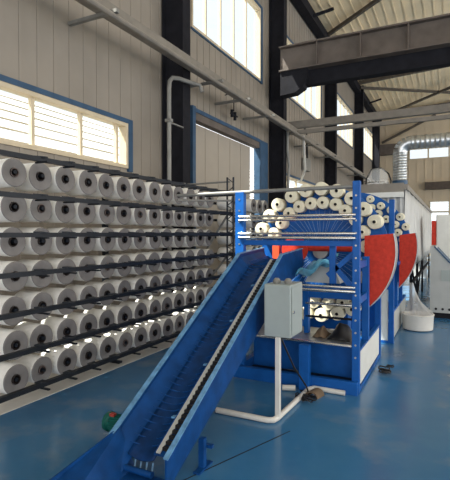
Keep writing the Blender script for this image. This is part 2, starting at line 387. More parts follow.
# ================================================================= CREEL RACK AND ROLLS
DY = .2873; Y0 = 2.60; NC = 13; NR = 7; RZ = [2.064-.2925*i for i in range(NR)]
XF = -3.30
rack = thing('creel_rack', (-3.3, 4.3, 0), 'long dark steel creel rack holding rows of white rolls along the wall', 'rack')
yL, yR = 1.75, 8.75
for i, z in enumerate(RZ):
    zz = z+.062 - .003*i
    MB().box(-2.905, -2.865, yL, 5.95, zz-.018, zz+.018).build('guide_rail', M_rack, rack, smooth=False)
    MB().box(-3.70, -3.66, yL, yR, z-.02, z+.02).build('back_rail', M_rack, rack, smooth=False)
def peg(y, z): MB().cyl((-3.69, y, z), (-3.28, y, z), .018, seg=8).build('peg', M_rack, rack)
for y in (1.8, 4.2, 6.25, 8.7):
    MB().box(-3.75, -3.70, y-.03, y+.03, 0, 2.25).build('upright', M_rack, rack, smooth=False)
    MB().box(-3.75, -3.5, y-.03, y+.03, .004, .03).build('foot', M_rack, rack, smooth=False)
# brackets: small flat yarn guides, one per roll on each rail
g0 = None
for i, z in enumerate(RZ):
    zz = z+.062-.003*i
    for k in range(NC):
        y = Y0+k*DY-.10
        if g0 is None:
            q = MB().prism([(-.03, -.03, .018), (-.03, .05, .018), (.05, .045, .012), (.05, .02, .012)], (0, 0, .01))
            q.box(-.045, .09, 0, .02, -.03, -.018)
            rk = rack.location.copy(); bmesh.ops.translate(q.bm, verts=q.bm.verts, vec=rk)
            g0 = q.build('yarn_guide', M_rack, rack, smooth=False); gi = g0
        else:
            gi = g0.copy(); COL.objects.link(gi)
        gi.location = Vector((-2.885, y, zz))-rk
for y in (5.92,):
    g = MB()
    for (a, b_) in ((-2.93, 5.90), (-2.83, 5.90), (-2.88, 6.0)): g.cyl((a, b_, 0), (a, b_, 2.36), .014, seg=8)
    z = .15
    while z < 2.3:
        g.cyl((-2.93, 5.9, z), (-2.83, 5.9, z+.07), .007, seg=6).cyl((-2.83, 5.9, z+.07), (-2.88, 6.0, z+.14), .007, seg=6).cyl((-2.88, 6.0, z+.14), (-2.93, 5.9, z+.2), .007, seg=6); z += .2
    g.build('lattice_post', M_rack, rack)
g = MB().box(-2.9, -2.87, 1.75, 1.79, 0, 2.14); g.build('rail_post', M_rack, rack, smooth=False)
MB().box(-3.72, -2.88, 5.93, 5.96, 2.09, 2.12).build('end_tie', M_rack, rack, smooth=False)
MB().box(-3.72, -2.88, 1.75, 1.78, 2.14, 2.165).build('end_tie', M_rack, rack, smooth=False)
MB().cyl((-2.9, 5.93, 2.30), (-3.72, 6.0, 2.3), .014, seg=8).cyl((-3.72, 6.0, 2.1), (-3.72, 6.0, 2.33), .014, seg=8).build('hand_rail', M_pipe, rack)
for k, (a, c) in enumerate([((-2.88, 5.93, 1.9), (-3.66, 6.22, 1.0)), ((-2.88, 5.93, 1.3), (-3.66, 6.22, .5))]):
    MB().cyl(a, c, .016, seg=8).build('diagonal_brace', M_pipe, rack)

def roll_mesh_profile(R, L):
    # body (film) from back to front edge
    return [(R*.25, -L), (R*.9, -L), (R, -L+.02), (R*.985, -L*.5), (R, -.012), (R*.985, 0)]
protos = []
for v in range(3):
    R = (.126, .122, .129)[v]
    root = bpy.data.objects.new('yarn_roll', None); COL.objects.link(root)
    Lr = .27
    MB().lathe(roll_mesh_profile(R, Lr), 'X', seg=32).build('film_body', M_film, root)
    # grey end face, slightly dished, then the cardboard core standing in it
    MB().lathe([(R*.985, 0), (R*.93, .006), (R*.62, .004), (R*.34, -.004), (R*.335, -.03)], 'X', seg=32).build('end_face', M_gface, root)
    MB().lathe([(R*.33, .006), (R*.27, .008), (R*.26, -.05), (R*.26, -.12), (.016, -.12)], 'X', seg=20).build('core', (M_corehole, M_core2, M_corehole)[v], root)
    protos.append(root)
rowname = ['top', 'second', 'third', 'fourth', 'fifth', 'sixth', 'bottom']
ordn = ['first', 'second', 'third', 'fourth', 'fifth', 'sixth', 'seventh', 'eighth', 'ninth', 'tenth', 'eleventh', 'twelfth', 'thirteenth', 'fourteenth', 'fifteenth', 'sixteenth', 'seventeenth', 'eighteenth']
used = [False]*3
npeg = 0
def roll_at(y, z, lb, gr):
    v = random.randrange(3)
    if not used[v]: o = protos[v]; used[v] = True
    else: o = copy_tree(protos[v])
    o.location = (XF+random.uniform(-.012, .012), y+random.uniform(-.006, .006), z+random.uniform(-.006, .004))
    o.rotation_euler = (random.uniform(0, 6.28), 0, random.uniform(-.03, .03))
    tag(o, lb, 'roll', gr)
for r in range(NR):
    for c in range(NC):
        roll_at(Y0+c*DY, RZ[r], 'white film-wrapped roll in %s row of the creel rack, %s from the left' % (rowname[r], ordn[c]), 'white rolls on the creel rack')
        if npeg < 91: peg(Y0+c*DY, RZ[r]); npeg += 1
FC = [6.9, 7.19, 7.75, 8.04, 8.33]
pg = MB()
for r in range(5):
    for i, y in enumerate(FC):
        roll_at(y, RZ[r], 'white roll behind the blue frame, %s row, %s from the left there' % (['top', 'second', 'third', 'fourth', 'fifth'][r], ordn[i]), 'white rolls seen through the blue frame')
        pg.cyl((-3.69, y, RZ[r]), (-3.28, y, RZ[r]), .018, seg=8)
o = pg.build('far_peg', M_rack, rack)

# ================================================================= CREEL MACHINE (near unit)
mc = thing('tape_winding_machine', (-1.4, 5.0, 0), 'blue steel winding machine frame with bobbin disc beside the conveyor', 'machine')
XL, XR = -2.03, -.82; YF = 4.42
def pbox(n, x0, x1, y0, y1, z0, z1, m=M_blue, parent=None, bevel=.004, label=None):
    return MB().box(x0, x1, y0, y1, z0, z1).build(n, m, parent or mc, smooth=False, bevel=bevel, label=label)
p_ = pbox('post', XR-.035, XR+.035, YF, YF+.07, 0, 2.05)
def bolts(post, x):
    first = None
    for i in range(14):
        if first is None: first = MB().cyl((x, YF-.006, .35), (x, YF+.002, .35), .010, seg=8).build('bolt', M_steelplate, post)
        else:
            c = first.copy(); COL.objects.link(c); c.location = (0, 0, i*.12)
bolts(p_, XR)
p_ = pbox('post', XL-.07, XL+.03, YF, YF+.07, 0, 1.99)
bolts(p_, XL-.02)
pbox('post', XR-.035, XR+.035, 4.95, 5.02, .4, 1.3)
pbox('post', XR-.035, XR+.035, 5.86, 5.93, 0, 1.55)
pbox('post', XL-.07, XL+.0, 5.86, 5.93, 0, 1.99)
pbox('post', -1.34, -1.24, 4.28, 4.36, 0, .45)
pbox('base_beam', XL-.06, XR+.03, YF-.06, YF, 0, .125)
pbox('base_beam', XR-.04, XR+.03, YF+.07, 5.86, 0, .04)
pbox('base_beam', XL-.07, XL, YF+.07, 5.86, 0, .13)
pbox('front_panel', XL+.03, XR-.035, YF+.28, YF+.30, .06, .45)
pbox('drip_tray', XL+.03, XR-.035, YF, YF+.28, .04, .06, M_black)
pbox('side_panel', XR-.02, XR+.02, 4.50, 5.85, .05, .385, M_white, label='white side panel')
pbox('side_panel_edge', XR-.025, XR+.026, 4.49, 5.86, .385, .41)
pbox('side_rail', XR-.02, XR+.02, 4.49, 5.86, .85, .92)
pbox('side_rail', XR-.02, XR+.02, 4.49, 5.86, 1.20, 1.27)
pbox('side_rail', XL-.05, XL-.01, 4.49, 5.86, 1.20, 1.27)
pbox('side_rail', XL-.05, XL-.01, 4.49, 5.86, .45, .5)
pbox('work_table', XL+.03, XR-.035, YF-.02, 5.05, .455, .475, M_steelplate, label='bare steel table plate')
MB().cyl((XL+.02, YF-.03, .465), (XR-.03, YF-.03, .465), .014, seg=10).build('table_edge_rod', M_chrome, mc)
pbox('cross_beam', XL+.03, XR-.035, YF+.01, YF+.07, 1.42, 1.475)
pbox('cross_beam', -1.40, XR-.035, YF+.30, YF+.36, .86, .98)
pbox('post', -1.42, -1.37, YF+.29, YF+.37, .475, 1.0)
def rod(x0, x1, y, z, r=.013, m=M_chrome): MB().cyl((x0, y, z), (x1, y, z), r, seg=12).build('guide_rod', m, mc)
rod(XL-.02, XR, YF-.015, 1.725); rod(XL-.02, XR, YF-.015, 1.685)
rod(XL-.02, XR, YF-.015, 1.545, .011); rod(XL-.02, XR, YF-.015, 1.50, .016)
rod(-1.38, XR, YF-.015, 1.025, .012); rod(-1.38, XR, YF-.015, .985, .016)
rod(-1.40, XR, YF+.30, .80, .014); rod(-1.40, XR, YF+.30, .66, .012, M_steel)
MB().cyl((-2.86, YF+.035, 1.985), (XR, YF+.035, 2.0), .02, seg=10).build('top_rail', M_pipe, mc)
MB().cyl((-2.86, YF+.035, 1.93), (-2.86, 5.9, 2.02), .014, seg=10).build('tie_rod', M_pipe, mc)
for z in (.6, 1.0, 1.4, 1.8): pass
# angled braces at the right post
MB().bar((-1.12, YF+.12, 1.30), (XR-.03, YF+.12, .98), .03, .05).bar((-1.12, YF+.12, 1.12), (XR-.03, YF+.12, 1.36), .03, .05).build('angle_brace', M_blue, mc)
pbox('inner_post', -1.10, -1.04, YF+.10, YF+.16, 1.04, 1.42)
# bobbin disc with radiating strands
DC = (-1.37, 5.28, 1.34)
disc = MB().lathe([(0, -.015), (.755, -.015), (.755, .015), (0, .015)], 'Y', DC, seg=64).build('bobbin_disc', M_blue, mc, label='blue round bobbin disc')
st = MB()
for k in range(54):
    a = 2*PI*k/54+random.uniform(-.03, .03); r0 = .18
    st.cyl((DC[0]+r0*math.cos(a), DC[1]-.04, DC[2]+r0*math.sin(a)), (DC[0]+.52*math.cos(a), DC[1]-.02, DC[2]+.52*math.sin(a)), .0016, seg=4)
tag(st.build('yarn_strand', M_yarnl, disc), kind='stuff')
MB().cyl((DC[0], DC[1]-.09, DC[2]), (DC[0], 5.9, DC[2]), .09, seg=24).build('disc_hub', M_steelplate, mc)
pbox('disc_stand', DC[0]-.25, DC[0]+.25, 5.55, 5.75, 0, 1.45)
pbox('back_beam', XL, XR, 5.87, 5.92, 1.15, 1.25)
# interior: red drum and red disc, hopper, film heap, motor block
MB().cyl((-1.75, 5.0, 1.40), (-.92, 5.0, 1.40), .055, seg=24).build('red_roller', M_red, mc, label='red roller')
MB().cyl((-1.60, 4.93, 1.36), (-1.60, 4.97, 1.36), .15, seg=40).build('red_wheel', M_red, mc, label='red wheel')
MB().box(-1.87, -1.79, 4.95, 5.0, 1.25, 1.45).build('red_bracket', mat('sunlit_red', (.7, .10, .04), .45), mc)  # sunlight on the red put into a brighter orange-red colour
MB().prism([(-1.42, 4.75, 1.02), (-1.34, 4.75, 1.18), (-1.24, 4.75, 1.24), (-1.12, 4.75, 1.22), (-1.04, 4.75, 1.02)], (0, .25, 0)).build('hopper', M_lgrey, mc, label='grey hopper')
# crumpled pale blue film lying over hopper
def sheet(name, m, parent, x0, x1, y0, y1, zf, n=14, th=.004):
    bm = bmesh.new(); g = [[bm.verts.new((x0+(x1-x0)*i/n, y0+(y1-y0)*j/n, zf(i/n, j/n))) for j in range(n+1)] for i in range(n+1)]
    for i in range(n):
        for j in range(n): bm.faces.new((g[i][j], g[i+1][j], g[i+1][j+1], g[i][j+1]))
    q = MB(); q.bm.free(); q.bm = bm
    o = q.build(name, m, parent); so = o.modifiers.new('th', 'SOLIDIFY'); so.thickness = th; return o
sheet('film_sheet', M_cyan, mc, -1.45, -1.10, 4.5, 4.95, lambda a, c: 1.10+.16*a+.035*math.sin(9*a+7*c)+.03*math.sin(17*c+3*a)+.05*c)
for (x, y, z) in []: pass

# red guard: sector of a drum cover beside the disc, rim behind it
def guard(cx, cy, cz, R, xl, a_top, a_bot, parent, dep=.10):
    pts = []
    n = 18
    for i in range(n+1):
        a = a_top+(a_bot-a_top)*i/n; pts.append((cx+R*math.cos(a), cz+R*math.sin(a)))
    poly = [(xl, pts[-1][1]+.05)]+[(xl, cz+.17)]+pts
    o = MB().prism([(x, cy, z) for x, z in poly], (0, .012, 0)).build('guard_plate', M_red, parent, label='red curved guard plate')
    rim = MB(); bm = rim.bm; prev = None
    for (x, z) in pts:
        d = Vector((x-cx, 0, z-cz)).normalized()*.012
        cur = [bm.verts.new(v) for v in ((x, cy-.006, z), (x, cy+dep, z), (x+d.x, cy+dep, z+d.z), (x+d.x, cy-.006, z+d.z))]
        if prev:
            for k in range(4): bm.faces.new((prev[k], prev[(k+1) % 4], cur[(k+1) % 4], cur[k]))
        else: bm.faces.new(cur)
        prev = cur
    bm.faces.new(prev[::-1])
    rim.build('guard_rim', M_steelplate, o)
    return o
guard(-1.33, 5.05, 1.35, .80, -.845, math.radians(14), math.radians(-48), mc, .14)
pbox('guard_arm', -.83, -.78, 5.07, 5.2, .95, 1.0)

# ---- bobbins
bob0 = thing('bobbin', (0, 0, 0), '', 'bobbin')
def make_bob(R, L, name='bobbin'):
    root = bpy.data.objects.new(name, None); COL.objects.link(root)
    MB().lathe([(R*.3, L), (R*.92, L), (R, L-.01), (R*1.0, .012), (R*.95, .002), (R*.6, -.003), (R*.36, -.001), (R*.34, -.012), (R*.24, -.014), (R*.22, .03)], 'Y', seg=28).build('yarn_package', M_cream, root)
    MB().lathe([(R*.22, -.010), (R*.2, -.012), (R*.18, .03), (R*.02, .03)], 'Y', seg=14).build('core', M_corehole, root)
    return root
bpy.data.objects.remove(bob0)
bobs = {}
def bob_at(R, L, x, yb, z, lb, gr):
    k = (R, L)
    if k not in bobs: bobs[k] = make_bob(R, L); o = bobs[k]
    else: o = copy_tree(bobs[k])
    o.location = (x, yb-L, z); o.rotation_euler = (random.uniform(-.05, .05), 0, random.uniform(-.07, .07))
    tag(o, lb, 'bobbin', gr)
Y1 = 5.262
top = [(-2.08, 1.60), (-1.98, 1.76), (-1.87, 1.89), (-1.70, 1.985), (-1.525, 2.045), (-1.345, 2.06), (-1.165, 2.025), (-1.0, 1.935), (-.87, 1.815), (-.755, 1.67)]
inn = [(-1.93, 1.545), (-1.835, 1.67), (-1.735, 1.785), (-1.61, 1.86), (-1.47, 1.895), (-1.33, 1.90), (-1.18, 1.875), (-1.075, 1.80), (-.96, 1.70), (-.885, 1.56)]
for i, (x, z) in enumerate(top): bob_at(.079, .15, x, Y1, z, 'cream bobbin in the outer arc on blue disc, %s from its left end' % ordn[i], 'cream bobbins on near blue disc')
for i, (x, z) in enumerate(inn): bob_at(.073, .13, x, Y1, z, 'cream bobbin in the inner arc on blue disc, %s from its left end' % ordn[i], 'cream bobbins on near blue disc')
low = [(-1.52, .61), (-1.34, .605), (-1.155, .635), (-.99, .70)]
low2 = [(-1.44, .745), (-1.27, .735), (-1.10, .765)]
for i, (x, z) in enumerate(low): bob_at(.079, .15, x, Y1, z, 'cream bobbin in the lower arc above steel table, %s from the left' % ordn[i], 'cream bobbins in the lower arc')
for i, (x, z) in enumerate(low2): bob_at(.073, .13, x, Y1, z, 'cream bobbin in the upper of the lower arcs, %s from left' % ordn[i], 'cream bobbins in the lower arc')
for i, (x, z) in enumerate([(-.845, 1.40), (-.845, 1.22), (-.86, 1.06)]): bob_at(.073, .13, x, Y1, z, 'cream bobbin edging out behind red guard, %s from the top' % ordn[i], 'cream bobbins behind the red guard')

# ================================================================= FAR UNIT
m2 = thing('far_winding_machine', (-1.3, 7.0, 0), 'second blue winding machine behind the first, with smaller bobbins and red guard', 'machine')
pbox('post', -.79, -.72, 6.68, 6.75, 0, 2.02, parent=m2)
pbox('post', -2.1, -2.03, 6.68, 6.75, 0, 2.02, parent=m2)
pbox('front_panel', -.95, -.80, 6.70, 6.73, .03, .75, M_white, parent=m2, label='cream narrow front panel')
pbox('base_beam', -2.03, -.79, 6.68, 6.75, 0, .03, parent=m2)
pbox('side_panel', -.775, -.745, 6.75, 8.8, .02, .40, M_lgrey, parent=m2, label='grey side panel')
pbox('side_panel_edge', -.79, -.74, 6.75, 8.8, .40, .43, parent=m2)
pbox('post', -.79, -.73, 8.0, 8.06, .43, 1.4, parent=m2)
pbox('post', -.79, -.73, 7.3, 7.36, .43, 1.6, parent=m2)
pbox('cross_beam', -2.03, -.79, 6.69, 6.74, 1.48, 1.52, parent=m2)
pbox('inner_cabinet', -1.9, -.98, 7.40, 7.9, 0, .9, parent=m2)
D2 = (-1.37, 7.16, 1.34)
MB().lathe([(0, -.015), (.84, -.015), (.84, .015), (0, .015)], 'Y', D2, seg=64).build('bobbin_disc', M_blue, m2)
MB().cyl((D2[0], 7.1, D2[2]), (D2[0], 7.36, D2[2]), .09).build('disc_hub', M_steelplate, m2)
guard(-1.27, 6.95, 1.35, .83, -.675, math.radians(14), math.radians(-45), m2, .10)
pbox('guard_arm', -.73, -.66, 6.70, 6.97, 1.1, 1.15, parent=m2)
far_b = [(-.95, 1.955, 'top left of the group'), (-.985, 1.84, 'beside the near disc edge, below the topmost one'), (-.87, 1.755, 'left of the blue post, lowest there'), (-.81, 1.89, 'just left of the blue post, high up'),
         (-.94, 1.54, 'half hidden behind the near red guard'), (-.75, 1.675, 'right beside the blue post'), (-.68, 1.785, 'highest one right of the blue post'), (-.60, 1.64, 'rightmost of all'), (-.71, 1.555, 'just above far red guard'),
         (-1.08, 1.93, 'beside the near frame post'), (-1.10, 2.06, 'topmost, beside the near frame post'), (-.64, 1.45, 'at the top edge of far red guard')]
for x, z, lb in far_b: bob_at(.056, .11, x, 7.142, z, 'small cream bobbin on far blue disc, '+lb, 'small cream bobbins on the far disc')

# ================================================================= DUST HOOD, DUCT, DOME
hd = thing('dust_hood', (-1.7, 9, 0), 'large pale sheet-metal hood hung with white plastic curtains behind the machines', 'hood')
HX0, HX1, HY0, HY1 = -1.75, -.66, 7.42, 17.0
MB().prism([(HX0, HY0, 2.22), (HX1, HY0, 2.22), (HX1, HY0, 2.25), (HX0, HY0, 2.25)], (0, HY1-HY0, 0)).build('roof', M_lgrey, hd, smooth=False)
MB().box(HX0, HX1, HY0-.02, HY0, 2.17, 2.32).build('front_fascia', M_tray, hd, smooth=False)
MB().box(HX0, HX1, HY0-.06, HY0-.02, 2.10, 2.18).build('curtain_rail', M_white, hd, smooth=False)
def curtain(name, p0, p1, z0, z1, parent, n=60, amp=.03, m=M_sheet):
    bm = bmesh.new(); p0 = Vector(p0); p1 = Vector(p1); d = (p1-p0); nn = Vector((-d.y, d.x)).normalized(); rows = 8; g = []
    for i in range(n+1):
        t = i/n; c = []
        for j in range(rows+1):
            s_ = j/rows; w = amp*(.35+.65*s_)*(math.sin(i*1.3)+.5*math.sin(i*.47+2*s_))
            q = p0+d*t+nn*w; c.append(bm.verts.new((q.x, q.y, z1+(z0-z1)*s_+.03*math.sin(i*.6)*s_)))
        g.append(c)
    for i in range(n):
        for j in range(rows): bm.faces.new((g[i][j], g[i+1][j], g[i+1][j+1], g[i][j+1]))
    q = MB(); q.bm.free(); q.bm = bm; o = q.build(name, m, parent); so = o.modifiers.new('th', 'SOLIDIFY'); so.thickness = .003; return o
curtain('curtain', (HX0, HY0), (HX1, HY0), 1.0, 2.16, hd)
curtain('curtain', (HX1+.02, HY0), (HX1+.02, HY1), .95, 2.24, hd, n=150, amp=.04)
MB().box(HX1-.0, HX1+.05, HY0, HY1, 2.22, 2.30).build('side_fascia', M_tray, hd, smooth=False)
for y in (9.3, 11.0, 13.0, 16.9):
    MB().box(HX1-.06, HX1-.01, y, y+.05, 0, 2.22).build('post', M_steel, hd, smooth=False)
    MB().box(HX0+.0, HX0+.05, y, y+.05, 0, 2.22).build('post', M_steel, hd, smooth=False)
MB().box(HX1-.06, HX1-.01, 9.3, 17, .55, .60).build('side_rail', M_steel, hd, smooth=False)
MB().box(HX1-.06, HX1-.01, 9.3, 17, .95, 1.0).build('side_rail', M_steel, hd, smooth=False)
MB().bar((HX1-.03, 9.3, .95), (HX1-.03, 11.0, .1), .03, .03).bar((HX1-.03, 13.0, .95), (HX1-.03, 11.0, .1), .03, .03).build('brace', M_steel, hd, smooth=False)
MB().box(HX0, HX1-.1, 16.9, 17.0, 0, 2.2).build('end_sheet', M_sheet, hd, smooth=False)

du = thing('exhaust_duct', (-.97, 10, 2.25), 'shiny spiral galvanized exhaust duct with elbow rising from the hood', 'duct')
DX, DYY, DR_ = -.97, 10.0, .135
prof = []
z = 2.62
while z < 3.22: prof += [(DR_, z), (DR_+.010, z+.02), (DR_, z+.04)]; z += .055
MB().lathe(prof, 'Z', (DX, DYY, 0), seg=28).build('riser', M_galv, du)
MB().lathe([(.26, 2.252), (.26, 2.27), (.145, 2.48), (.145, 2.5)], 'Z', (DX, DYY, 0), seg=28).build('cone', M_galv, du)
MB().lathe([(.139, 2.44), (.152, 2.44), (.152, 2.63), (.139, 2.63)], 'Z', (DX, DYY, 0), seg=28, close=True).build('collar', M_blueframe, du, label='dark blue collar')
ep = []; RB = .2
for i in range(6):
    a = i*PI/2/5; ep.append((DX+RB*(1-math.cos(a)), DYY, 3.2+RB*math.sin(a)))
eb = MB()
for a_, b_ in zip(ep, ep[1:]): eb.cyl(a_, Vector(b_)+(Vector(b_)-Vector(a_))*.12, DR_+.004, seg=28)
eb.build('elbow', M_galv, du)
prof = []; x = DX+RB
while x < 6.5: prof += [(DR_, x), (DR_+.010, x+.03), (DR_, x+.06)]; x += .09
MB().lathe(prof, 'X', (0, DYY, 3.2+RB), seg=28).build('horizontal_run', M_galv, du)
MB().cyl((1.5, DYY, 3.5), (1.5, DYY, 9.6), .01, seg=6).cyl((4.5, DYY, 3.5), (4.5, DYY, 9.7), .01, seg=6).build('hanger_rod', M_steel, du)

dm = thing('clear_plastic_dome', (-1.1, 7.8, 2.25), 'clear plastic bucket-shaped cover standing on top of the hood', 'cover')
MB().lathe([(.155, 0), (.165, .02), (.172, .12), (.165, .22), (.14, .30), (.09, .355), (.0, .37)], 'Z', (-1.1, 7.8, 2.252), seg=28).build('dome', M_clear, dm)
MB().lathe([(.15, 0), (.18, 0), (.18, .03), (.15, .03)], 'Z', (-1.1, 7.8, 2.251), seg=28, close=True).build('rim', M_pvc, dm)
MB().lathe([(.172, .0), (.176, .0), (.176, .012), (.172, .012)], 'Z', (-1.1, 7.8, 2.37), seg=28, close=True).build('hoop', M_pipe, dm)
tag(MB().tube([(-1.1+.19, 7.8, 2.27), (-1.1+.21, 7.8, 2.40), (-1.1+.17, 7.8, 2.52), (-1.1+.05, 7.8, 2.62), (-1.1-.1, 7.8, 2.60), (-1.1-.18, 7.8, 2.45), (-1.1-.195, 7.8, 2.27)], .012).build('handle_hoop', M_black), None, None)
h = bpy.data.objects['handle_hoop']; h.parent = dm; h.location = h.location-dm.location

# ================================================================= CONVEYOR
cv = thing('incline_conveyor', (-1.7, 3.2, 0), 'blue inclined trough conveyor rising from the floor into the winding machine', 'conveyor')
cL, cR = -1.93, -1.49
TY0, TZ0 = 1.62, -.0
SLc = .556
def tz(y): return 1.335+SLc*(y-4.18) if y < 4.18 else 1.335+.06*(y-4.18)
dpt = .27
def side_poly(x, y0, yend, ztop0=None):
    top_ = [(x, y0, tz(y0)), (x, 4.18, tz(4.18)), (x, yend, tz(yend))]
    bot = [(x, yend+.06, tz(yend)-.17), (x, yend-.1, tz(yend)-.26), (x, 4.25, tz(4.18)-.32), (x, y0, max(.03, tz(y0)-.30))]
    return top_+bot
ys = 2.18
MB().prism(side_poly(cL-.012, ys, 4.84), (.012, 0, 0)).build('left_side_plate', M_bluec, cv, smooth=False)
MB().prism(side_poly(cR, ys, 4.84), (.012, 0, 0)).build('right_side_plate', M_bluec, cv, smooth=False)
# lips along the top edges
for xa, xb in ((cL-.03, cL+.006), (cR-.012, cR+.022)):
    q = MB(); q.prism([(xa, ys, tz(ys)), (xa, 4.18, tz(4.18)), (xa, 4.84, tz(4.84)), (xa, 4.84, tz(4.84)+.01), (xa, 4.175, tz(4.18)+.01), (xa, ys, tz(ys)+.01)], (xb-xa, 0, 0))
    q.build('top_lip', M_lip, cv, smooth=False, label='pale top edge')
# slanted inner wall on the left
def slab(y0, y1, x0, d0, x1, d1, th=.008):
    a = [(x0, y0, tz(y0)-d0), (x1, y0, tz(y0)-d1), (x1, y0, tz(y0)-d1-th), (x0, y0, tz(y0)-d0-th)]
    b_ = [(p[0], y1, tz(y1)-(tz(y0)-p[2])) for p in a]
    return a, b_
def loft(a, b_):
    q = MB(); va = [q.bm.verts.new(p) for p in a]; vb = [q.bm.verts.new(p) for p in b_]; n = len(a)
    q.bm.faces.new(va); q.bm.faces.new(vb[::-1])
    for i in range(n): q.bm.faces.new((va[i], vb[i], vb[(i+1) % n], va[(i+1) % n]))
    return q
loft(*slab(ys, 4.18, cL+.002, .03, cL+.12, .15)).build('slanted_wall', M_bluec, cv, smooth=False)
loft(*slab(4.18, 4.78, cL+.002, .03, cL+.12, .15)).build('slanted_wall', M_bluec, cv, smooth=False)
# belt: slightly sagging trough with cleats (curved ribs)
bl = MB(); bm = bl.bm; prev = None
NX = 8
for k in range(41):
    y = 2.25+(4.75-2.25)*k/40; cur = []
    for j in range(NX+1):
        s_ = j/NX; x = cL+.11+s_*.20
        cur.append(bm.verts.new((x, y, tz(y)-.105-.025*math.sin(PI*s_)+.004*math.cos(k*.5))))
    if prev:
        for j in range(NX): bm.faces.new((prev[j], prev[j+1], cur[j+1], cur[j]))
    prev = cur
o = bl.build('belt', M_belt, cv); so = o.modifiers.new('t', 'SOLIDIFY'); so.thickness = .006
y = 2.30
while y < 4.72:
    pts = []
    for j in range(9):
        s_ = j/8; x = cL+.09+s_*.20
        pts.append((x, y+.05*math.sin(PI*s_*.8), tz(y)-.085-.035*math.sin(PI*s_)+.01))
    MB().tube(pts, .0045, 6).build('cleat', M_bluec, cv); y += .05
# chain channel on the right: pale strip, black toothed chain
for n_, x0, x1, dz, mm in (('channel', cR-.13, cR-.002, .06, M_bluec), ('wear_strip', cR-.112, cR-.082, .045, M_lgrey)):
    loft(*slab(2.25, 4.18, x0, dz, x1, dz)).build(n_, mm, cv, smooth=False)
ch = MB(); y = 2.27
while y < 4.15:
    ch.box(cR-.080, cR-.040, y, y+.024, tz(y)-.052, tz(y)-.030); y += .036
tag(ch.build('roller_chain', M_black, cv, smooth=False), kind='stuff')
for y in (2.52, 2.95, 3.40, 3.85):
    MB().bar((cR+.0, y, tz(y)-.06), (cR-.17, y, tz(y)-.09), .03, .012).build('cross_strap', M_lip, cv, smooth=False)
# tail hopper at the foot: left wing flaring out, floor pan, end plate
def prism3(pts, d, n_, m=M_bluec): return MB().prism(pts, d).build(n_, m, cv, smooth=False)
prism3([(cL, 2.30, tz(2.30)), (cL-.20, 1.55, .04), (cL-.20, 1.55, .0), (cL+.12, 1.55, .0), (cL+.12, 2.30, tz(2.30)-.235)], (.01, 0, 0), 'tail_wing')
loft([(cL+.10, 1.45, .03), (cR, 1.45, .03), (cR, 1.45, .015), (cL+.10, 1.45, .015)], [(cL+.10, 2.27, .05), (cR, 2.27, .05), (cR, 2.27, .035), (cL+.10, 2.27, .035)]).build('tail_pan', M_bluec, cv, smooth=False)
MB().cyl((cL+.10, 2.22, tz(2.2)-.15), (cR-.12, 2.22, tz(2.2)-.15), .02, seg=16).build('tail_drum', M_bluec, cv)
for k in range(5):
    x = cL+.09+k*.045
    MB().tube([(x, 2.30, .02+tz(2.3)-.2), (x+.02, 2.24, .02), (x+.05, 2.2, -.0+.03)], .006, 6).build('wire_guard', M_lip, cv)
# support feet
fb = MB().box(cR+.012, cR+.05, 2.55, 2.59, 0, .2).box(cR+.012, cR+.06, 2.48, 2.66, 0, .012).box(cR+.012, cR+.09, 2.59, 2.62, .13, .15)
fb.build('foot_bracket', M_bluec, cv, smooth=False)
MB().box(cL-.06, cL-.012, 2.62, 2.66, 0, .3).box(cL-.1, cL-.012, 2.58, 2.76, 0, .012).build('foot_bracket', M_bluec, cv, smooth=False)
for x in (cL+.02, cR-.06):
    MB().box(x, x+.05, 4.45, 4.5, .477, 1.03).build('head_support', M_bluec, cv, smooth=False)
for (x, y, z) in ((-1.56, 3.72, 0), (-1.545, 3.78, 0), (-1.555, 3.45, 0), (-1.565, 3.36, 0)):
    MB().cyl((x, y, tz(y)-.112), (x, y, tz(y)-.075), .017, seg=12).build('pulley', M_white, cv)
# conveyor motor
mt = thing('gear_motor', (-2.02, 2.5, .0), 'small green electric motor with red tag beside the conveyor', 'motor')
mz = .20
MB().lathe([(0, -.13), (.04, -.13), (.066, -.12), (.070, -.09), (.055, -.075)], 'X', (-2.08, 2.5, mz), seg=20).build('fan_cover', M_green, mt)
g = MB().cyl((-2.16, 2.5, mz), (-1.945, 2.5, mz), .05, seg=20)
for k in range(20):
    a = 2*PI*k/20; g.bar((-2.16, 2.5+.055*math.cos(a), mz+.055*math.sin(a)), (-1.97, 2.5+.055*math.cos(a), mz+.055*math.sin(a)), .004, .014)
g.build('motor_body', M_green, mt)
MB().box(-2.16, -2.12, 2.47, 2.50, mz+.052, mz+.07).build('terminal_box', mat('red_tag', (.35, .05, .04), .5), mt)
MB().box(-2.08, -2.0, 2.46, 2.54, 0, mz-.05).build('motor_foot', M_green, mt)

